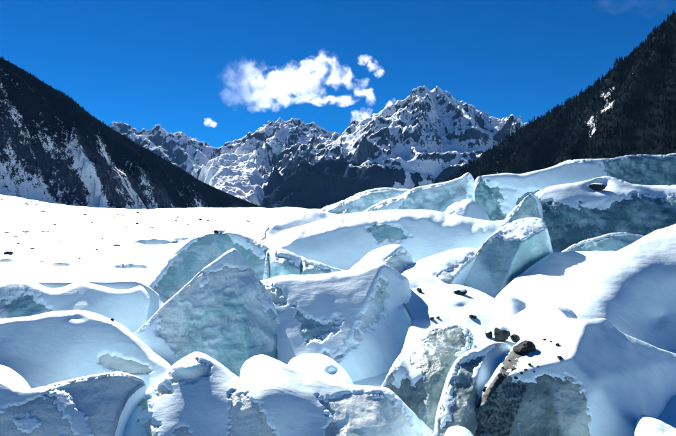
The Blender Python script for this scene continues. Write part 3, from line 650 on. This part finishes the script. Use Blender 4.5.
block('ice_block', 'rugged grey ice lump plastered with snow on its sunny side', 'ice block',
      [(372, 402), (384, 384), (390, 372), (396, 362), (402, 354), (411, 346), (420, 337), (430, 330), (442, 326), (455, 325), (466, 328), (473, 338), (470, 352), (463, 366), (455, 384), (450, 405), (440, 440), (410, 440), (390, 410)],
      steep=.8, anchors=[(388, 378, 12.5), (402, 354, 13.9), (430, 331, 14.9), (455, 325, 15.2), (472, 338, 14.6), (425, 365, 13.0), (445, 350, 13.6), (460, 380, 12.4), (420, 400, 12.1), (445, 430, 11.4), (405, 425, 11.6), (395, 385, 12.7)],
      base='ice', ice=ICE_K, pale=.4, dirt=.25, upsnow=False, seed=25, roll=(4, 1.4), crunch=.9, rim=3, step=1.2,
      patches=[('snow', [(392, 370), (402, 353), (420, 336), (432, 330), (428, 340), (418, 352), (412, 362), (422, 370), (424, 380), (414, 384), (406, 376), (400, 390), (392, 384)]), ('snow', [(462, 326), (474, 338), (468, 352), (455, 356), (464, 344)])])
block('ice_block', 'slanting ice lump with frosted blue side between grey lump and dirty cliff', 'ice block',
      [(436, 440), (437, 418), (441, 400), (446, 384), (452, 368), (459, 357.5), (470, 350.5), (485, 346), (498, 343), (509, 345), (513, 353), (508, 368), (500, 382), (490, 398), (478, 420), (468, 440)],
      steep=.85, planes=[[(452, 370, 12.4), (490, 348, 13.2), (462, 430, 10.6)], [(475, 362, 12.4), (510, 348, 14.2), (480, 415, 11.5)]],
      base='ice', ice=ICE_K, pale=.5, dirt=.2, upsnow=False, seed=26, roll=(4, 1.4), crunch=.8, rim=3.2, relax=1, step=1.2,
      patches=[('snow', [(474, 366), (486, 356), (498, 344), (512, 346), (506, 368), (494, 384), (480, 392), (476, 380)]), ('snow', [(452, 370), (460, 356), (485, 345), (500, 342), (488, 350), (466, 358), (456, 374)]), ('snow', [(444, 400), (450, 384), (456, 380), (452, 396), (450, 420), (442, 424)])])
block('ice_cliff', 'big dirty ice cliff under a snow crest with a sharp shadow line', 'ice cliff',
      [(450, 470), (460, 436), (470, 412), (481, 394), (491, 379), (501, 364), (511, 350), (519, 342), (530, 331), (543, 322.5), (556, 318.5), (570, 319), (588, 320.5), (604, 319.5), (614, 327), (626, 335.5), (642, 342), (660, 349), (676, 355), (720, 368), (720, 480), (450, 480)],
      planes=[[(515, 345, 13.6), (575, 319, 14.8), (545, 375, 10.9)], [(470, 412, 11.1), (515, 372, 11.6), (540, 436, 10.6)], [(590, 321, 14.6), (586, 375, 11.3), (700, 362, 17.6)], [(540, 376, 10.9), (585, 376, 11.2), (560, 436, 10.5)], [(586, 375, 11.2), (590, 436, 9.6), (700, 400, 15.4)]],
      patches=[('ice', [(445, 480), (460, 436), (482, 390), (500, 364), (514, 344), (526, 338), (530, 348), (518, 362), (508, 374), (524, 382), (540, 380), (552, 376), (566, 378), (578, 384), (584, 400), (588, 420), (590, 480)])],
      dirts=[([(470, 415), (492, 380), (512, 347), (526, 338), (531, 347), (519, 362), (506, 378), (490, 398)], 1.0), ([(460, 440), (480, 400), (505, 380), (530, 384), (520, 410), (500, 470)], .62)],
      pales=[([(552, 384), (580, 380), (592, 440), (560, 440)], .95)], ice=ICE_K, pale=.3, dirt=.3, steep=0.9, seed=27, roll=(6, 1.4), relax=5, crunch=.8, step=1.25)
block('ice_block', 'pale green ice block with a thin snow rim under the snow ridge', 'ice block',
      [(-40, 366), (-20, 373), (0, 381), (14, 387.5), (25, 391), (48, 386), (75, 379.5), (100, 375), (118, 373), (131, 375.5), (142, 380), (145, 385), (138, 391), (131, 398), (123, 414), (114, 440), (105, 480), (-40, 480)],
      anchors=[(-30, 370, 11.4), (25, 391, 10.4), (75, 380, 11), (118, 373, 11.4), (143, 383, 11.6), (30, 440, 8.8), (-30, 440, 8.8), (100, 440, 9.0), (60, 410, 9.7), (120, 405, 10.2), (60, 475, 8.1)],
      base='ice', ice=ICE_G, pale=.9, steep=0.47, upsnow=False, seed=28, roll=(4, 1.4), rim=2.8, crunch=.45, step=1.25,
      patches=[('snow', [(-40, 364), (0, 380), (24, 390), (50, 388), (44, 398), (20, 404), (0, 412), (-40, 420)]), ('snow', [(50, 392), (64, 390), (84, 412), (92, 436), (78, 440), (66, 418)]), ('snow', [(10, 420), (30, 412), (44, 425), (30, 434)])])
block('snow_ridge', 'wide frosted ice ridge with a sagging snow crest and dark ice windows', 'ice block',
      [(100, 480), (108, 440), (117, 421), (125, 409), (135, 400), (147, 391), (155, 385), (165, 374.5), (176, 363.5), (188, 356.5), (196, 353), (204, 355), (218, 363), (232, 374), (240, 378.5), (242, 369), (247, 361.5), (254, 357), (262, 355), (273, 359), (289, 366), (309, 372), (330, 380), (350, 385.5), (369, 387), (387, 389), (395, 395), (404, 404), (416, 416), (430, 428), (442, 438), (460, 480)],
      anchors=[(117, 421, 10.6), (155, 385, 11.4), (196, 354, 12.2), (232, 375, 11.8), (262, 356, 13.2), (246, 368, 12.9), (262, 389, 10.5), (285, 384, 10.9), (300, 372, 12.0), (350, 386, 11.6), (390, 391, 11.6), (430, 429, 11.0), (150, 430, 9.2), (220, 430, 9.2), (300, 430, 9.2), (380, 430, 9.4), (190, 390, 10.7), (330, 405, 10.3), (120, 470, 8.3), (280, 470, 8.1), (440, 470, 9.4)],
      patches=[('ice', [(167, 374), (180, 363), (192, 359), (203, 365), (211, 367), (208, 376), (200, 381), (185, 383), (173, 380)]),
               ('ice', [(231, 397), (238, 394), (246, 395), (256, 403), (266, 416), (276, 438), (280, 470), (230, 470)]),
               ('ice', [(317, 398), (327, 402), (336, 398), (352, 392), (385, 393), (397, 402), (412, 418), (428, 436), (440, 475), (318, 475), (324, 430), (334, 420), (326, 410)]),
               ('ice', [(136, 402), (148, 398), (152, 408), (142, 412)]), ('ice', [(138, 420), (150, 416), (158, 426), (158, 440), (146, 438)]), ('ice', [(175, 432), (185, 428), (192, 440), (180, 460)]), ('ice', [(157, 388), (168, 386), (172, 394), (162, 396)])],
      dirts=[([(232, 396), (248, 395), (262, 410), (272, 430), (262, 430), (250, 408)], .45), ([(318, 398), (328, 402), (332, 412), (324, 410)], .6)],
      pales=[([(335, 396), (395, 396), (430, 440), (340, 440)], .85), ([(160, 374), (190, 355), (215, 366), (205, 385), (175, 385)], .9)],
      ice=ICE_G, pale=.5, steep=0.50, seed=29, roll=(5, 1.5), crunch=.4, step=1.2, dents=[(188, 368, 12, 6, -.15)])
block('snow_mound', 'small bright snow cap poking out below the slanting ice lump', 'snow mound',
      [(444, 445), (446, 434), (450, 428.5), (457, 427), (465, 429), (471, 434), (478, 450), (470, 465), (446, 465)],
      anchors=[(447, 434, 10.2), (457, 427, 10.6), (472, 436, 10.4), (450, 460, 9.2), (470, 460, 9.2)], steep=1, seed=30, roll=(6, 2), crunch=.4)
block('snow_mound', 'bright snow wedge at the foot of the big shaded snow flank', 'snow mound',
      [(636, 435), (638, 422), (642, 415.5), (650, 417), (665, 424), (682, 432), (710, 446), (712, 480), (640, 480)],
      anchors=[(639, 424, 10.6), (645, 416, 11.2), (680, 432, 10.8), (640, 470, 8.6), (700, 470, 8.6), (660, 445, 9.3)], steep=1, seed=31, roll=(14, 2.4), crunch=.3)

# ------------------------------------------------------------------ boulders and stones
def ico(sub):
    import bmesh
    bm = bmesh.new(); bmesh.ops.create_icosphere(bm, subdivisions=sub, radius=1)
    V = np.array([v.co[:] for v in bm.verts]); T = np.array([[v.index for v in f.verts] for f in bm.faces]); bm.free(); return V, T
ICO3 = ico(3); ICO2 = ico(2)
def rock_shape(base, seed, cut=7):
    V, T = base; rg = np.random.default_rng(seed); U = V/np.linalg.norm(V, axis=1, keepdims=True)
    r = np.full(len(U), 1.25)
    for _ in range(cut):
        n = rg.normal(size=3); n /= np.linalg.norm(n); d = rg.uniform(.55, .9); c = U@n
        r = np.where(c > .05, np.minimum(r, d/np.maximum(c, .05)), r)
    r = r*(1+.10*fbm(U*2.2+seed, 3, seed)); return U*r[:, None], T
from mathutils.bvhtree import BVHTree
def depth_at(px, py):
    bpy.context.view_layer.update()
    dg = bpy.context.evaluated_depsgraph_get()
    d = Vector(((px-CX)/F, 1, (CY-py)/F)).normalized()
    hit, loc, n, i, o, m = S.ray_cast(dg, Vector((0, 0, CZ)), d)
    return loc if hit else None
def biggest(T, ks):
    par = {int(v): int(v) for v in np.unique(T[ks])}
    def fd(a):
        while par[a] != a: a = par[a]
        return a
    for f in T[ks].tolist():
        for b in f[1:]: par[fd(b)] = fd(f[0])
    rt = np.array([fd(f[0]) if k else -1 for f, k in zip(T.tolist(), ks)]); u, n = np.unique(rt[rt >= 0], return_counts=True)
    return rt == u[n.argmax()]
def boulder(label, px, py, wpx, hpx, seed, cap=0.0, group=None, small=False, name='boulder'):
    loc = depth_at(px, py+hpx*.35)
    if loc is None: return
    D = loc.y; sx = wpx/F*D/2; sz = hpx/F*D/2
    V, T = rock_shape(ICO2 if small else ICO3, seed); V = V/np.abs(V).max(0); V = V*[sx, (sx+sz)*.55, sz]
    if small:
        o = mesh_np(name, V, T, ROCK, smooth=False); o.location = (loc.x, loc.y, loc.z+sz*.3)
    else:
        o = empty(name, (loc.x, loc.y, loc.z+sz*.5)); mesh_np('stone', V, T, ROCK, o, smooth=False)
        if cap:
            N = vnormals(V, T); mm = N[:, 2]+.35*fbm(V/(sx*.6), 3, seed)-(1-cap)
            C = V+N*(np.clip(mm*2, -.5, 1)*sz*.16)[:, None]; ks = (mm[T] > -.2).any(1); ks = biggest(T, ks)
            us = np.unique(T[ks]); rm = np.full(len(V), -1); rm[us] = np.arange(len(us)); mesh_np('snow_cap', C[us], rm[T[ks]], SNOW, o)
    tag(o, label, 'rock', group)
boulder('dark boulder resting in the hollow of the long teal ice block', 597, 187, 14, 9, 1, .3)
boulder('dark boulder beside the foot of the squared ice block', 462, 291, 17, 9, 2, .25)
boulder('small round dark stone on the bright snow apron', 473, 316, 8, 5, 3, .2)
boulder('squat dark boulder left of the tallest boulder', 488, 334, 9, 9, 4, .2)
boulder('tallest dark boulder at the head of the dirty ice cliff', 501, 334, 16, 20, 5, .3)
boulder('broad grey-green boulder on top of the dirty debris band', 524, 346, 22, 16, 6, .15)
boulder('brown broken rock at the top of the debris band', 515, 338, 10, 10, 8, 0)
boulder('dark stone lodged in a small blue hollow of the snow apron', 419, 290, 6, 6, 7, .2)
for i, (px, py, s) in enumerate([(432, 318, 4), (438, 317, 3), (545, 339, 3), (551, 341, 2.5), (560, 357, 4.5), (558, 344, 4), (530, 364, 3), (526, 369, 3), (521, 372, 3), (534, 371, 2.5), (516, 377, 3), (538, 366, 2.5)]):
    boulder('small dark stone lying on sunlit snow near the dirty ice cliff', px, py, s*1.3, s, 20+i, small=True, group='stones by the dirty cliff', name='stone')
rg2 = np.random.default_rng(5)
for i in range(13):
    t = rg2.random(); px = 526-44*t+rg2.normal()*4.5; py = 343+56*t+rg2.normal()*4; sz = 1.8+4.2*rg2.random()**2
    boulder('dark stone wedged in the debris band along the edge of the dirty ice cliff', px, py, sz*1.3, sz, 120+i, small=True, group='stones in the debris band', name='stone')
boulder('dark stone perched on the crest of the arched ice ridge', 216, 231, 5, 4, 50, small=True, name='stone')
boulder('small dark stone on the crest of the blue-flanked snow ridge', 112, 319, 4, 3, 51, small=True, name='stone')
FIELD = [(9, 252, 10, 4), (42, 211, 7, 2.5), (49, 206, 4, 2), (27, 204, 5, 2), (25, 203, 4, 2), (16, 236, 5, 2), (19, 243, 4, 2), (8, 232, 8, 2), (26, 232, 6, 1.8), (33, 248, 6, 2), (42, 261, 3.5, 3), (60, 241, 3, 2), (92, 222, 4, 2), (85, 214, 5, 2), (105, 213, 3, 2), (114, 217, 4, 2), (118, 214, 4, 2), (123, 215, 4.5, 2), (126, 227, 4.5, 2), (137, 223, 5, 2),
         (152, 227, 7, 2), (138, 212, 4, 2), (166, 213, 4, 2), (177, 217, 3, 2), (176, 220, 5, 2), (200, 219, 5, 2.5), (208, 220, 4, 2), (97, 249, 3, 2), (102, 238, 3, 1.8), (115, 237, 3, 2), (80, 258, 3, 2), (116, 245, 9, 2.5), (248, 221, 5, 2), (2, 199, 3, 2), (55, 224, 3, 2), (188, 224, 3, 1.6), (31, 201, 4, 2), (36, 204, 5, 2), (6, 186, 4, 2.5)]
for i, (px, py, a, b) in enumerate(FIELD):
    if i == 0: boulder('largest dark boulder lying on the open snowfield', px, py, a, b, 60, .3)
    else: boulder('small dark rock half buried in the open snowfield', px, py, a, b, 61+i, small=True, group='rocks scattered over the snowfield', name='rock')

# ------------------------------------------------------------------ clouds (beyond the far range)
def cloud(label, blobs, D, dens, noise_px=13.0, amp=4.2, lo=.33, hi=2.0, aniso=.25, group=None, seed=0.0, thin=None):
    mpp = D/F; bl = np.array(blobs, float); c = bl[:, :2].mean(0); org = unproj(c[0], c[1], D)
    Vs = []; Ts = []; off = 0
    for bx, by, rx, ry in blobs:
        V, T = ICO2; rd = (rx+ry)*.5
        Vs.append(V*np.array([rx, rd, ry])*1.42*mpp+np.array([(bx-c[0])*mpp, 0, (c[1]-by)*mpp])); Ts.append(T+off); off += len(V)
    o = mesh_np('cloud', np.concatenate(Vs), np.concatenate(Ts), None); o.location = tuple(org)
    md = o.modifiers.new('union', 'REMESH'); md.mode = 'VOXEL'; md.voxel_size = mpp*1.4
    bpy.context.view_layer.update()
    me = bpy.data.meshes.new_from_object(o.evaluated_get(bpy.context.evaluated_depsgraph_get())); o.modifiers.clear(); o.data = me; me.name = 'cloud'
    m = NB('cloud_vapour'); tc = m.n('ShaderNodeTexCoord').outputs['Object']
    p0 = m.vscale(tc, (1/mpp,)*3); tot = None
    wn = m.n('ShaderNodeTexNoise'); m.put(wn.inputs['Vector'], p0); wn.inputs['Scale'].default_value = 1/(noise_px*1.1); wn.inputs['Detail'].default_value = 3
    ws = m.n('ShaderNodeVectorMath', operation='SUBTRACT'); m.put(ws.inputs[0], wn.outputs['Color']); ws.inputs[1].default_value = (.5, .5, .5)
    wa = m.n('ShaderNodeVectorMath', operation='MULTIPLY_ADD'); m.put(wa.inputs[0], ws.outputs[0]); wa.inputs[1].default_value = (noise_px*1.5,)*3; m.put(wa.inputs[2], p0)
    p = wa.outputs[0]
    for bx, by, rx, ry in blobs:
        rd = (rx+ry)*.5
        sb = m.n('ShaderNodeVectorMath', operation='SUBTRACT'); m.put(sb.inputs[0], p); sb.inputs[1].default_value = (bx-c[0], 0, c[1]-by)
        q = m.vscale(sb.outputs[0], (1/rx, 1/rd, 1/ry))
        dt = m.n('ShaderNodeVectorMath', operation='DOT_PRODUCT'); m.put(dt.inputs[0], q); m.put(dt.inputs[1], q)
        f = m.math('MAXIMUM', m.math('MULTIPLY_ADD', dt.outputs['Value'], -.62, 1.0), 0.0)
        tot = f if tot is None else m.math('MAXIMUM', tot, f)
    off = m.n('ShaderNodeVectorMath', operation='ADD'); m.put(off.inputs[0], p); off.inputs[1].default_value = (seed, seed*2.3, seed*.7)
    n = m.noise(off.outputs[0], 1/noise_px, 8, .62, .25)
    f = m.math('ADD', tot, m.math('MULTIPLY', m.math('SUBTRACT', n, .5), amp))
    f = m.math('MULTIPLY', m.ramp(f, lo, hi), m.ramp(tot, .0, .25))
    if thin:
        sx = m.n('ShaderNodeSeparateXYZ'); m.put(sx.inputs[0], p0)
        f = m.math('MULTIPLY', f, m.math('MULTIPLY_ADD', m.ramp(sx.outputs['X'], thin[0]-c[0], thin[1]-c[0]), 1-thin[2], thin[2]))
    v = m.n('ShaderNodeVolumePrincipled'); v.inputs['Color'].default_value = (.95, .97, .995, 1); v.inputs['Anisotropy'].default_value = aniso
    m.put(v.inputs['Density'], m.math('MULTIPLY', f, dens)); m.t.links.new(v.outputs[0], m.out.inputs['Volume'])
    o.data.materials.clear(); o.data.materials.append(m.m)
    return tag(o, label, 'cloud', group)
CD = 11500
cloud('large white cumulus cloud floating above the gap between the peaks', [(246, 84, 26, 22), (236, 97, 15, 13), (262, 99, 24, 12), (246, 70, 14, 10), (280, 84, 25, 16), (300, 79, 22, 15), (318, 69, 17, 13), (326, 61, 12, 10), (336, 76, 15, 12), (346, 79, 9, 7), (290, 99, 20, 6), (312, 92, 14, 8), (322, 100, 12, 5), (331, 101, 9, 5), (341, 101, 9, 5), (352, 99, 10, 4.5), (362, 92, 8, 8), (370, 98, 6, 8), (362, 83, 7, 5), (352, 86, 7, 5)], CD, .009, noise_px=11, seed=3, thin=(238, 292, .07))
cloud('torn cloud wisp high above the left shoulder of the summit', [(365, 60, 8, 5), (372, 65, 7, 6), (379, 72, 5, 6)], CD, .012, noise_px=6, seed=14)
cloud('tiny lone cloud puff over the snowy western range', [(209, 122, 5, 4), (213, 124, 4, 3)], CD, .016, noise_px=5, seed=21)
cloud('cloud puff rising from the saddle beside the summit', [(362, 116, 10, 8), (355, 123, 7, 7), (368, 124, 8, 6)], CD, .008, noise_px=7, seed=33)
cloud('small cloud scrap clinging behind the summit ridge', [(389, 106, 7, 4.5), (397, 102, 5, 4)], CD, .012, noise_px=5, seed=41)
cloud('faint thin cloud veil high above the dark right ridge', [(612, 5, 26, 6), (640, 3, 26, 6), (665, 2, 22, 6), (650, 12, 18, 3)], CD, .00009, noise_px=14, amp=3, seed=55)

# ------------------------------------------------------------------ thin mountain air
hx, hy0, hy1, hz0, hz1 = 7500., -300., 10300., -400., 2000.
HV = [(x, y, z) for z in (hz0, hz1) for y in (hy0, hy1) for x in (-hx, hx)]
HQ = [(0, 2, 3, 1), (4, 5, 7, 6), (0, 1, 5, 4), (2, 6, 7, 3), (0, 4, 6, 2), (1, 3, 7, 5)]
m = NB('air'); v = m.n('ShaderNodeVolumePrincipled'); v.inputs['Color'].default_value = (.16, .46, 1, 1); v.inputs['Density'].default_value = 4.0e-6
v.inputs['Anisotropy'].default_value = 0.2
m.t.links.new(v.outputs[0], m.out.inputs['Volume'])
tag(mesh_np('haze', HV, HQ, m.m, smooth=False), kind='stuff')
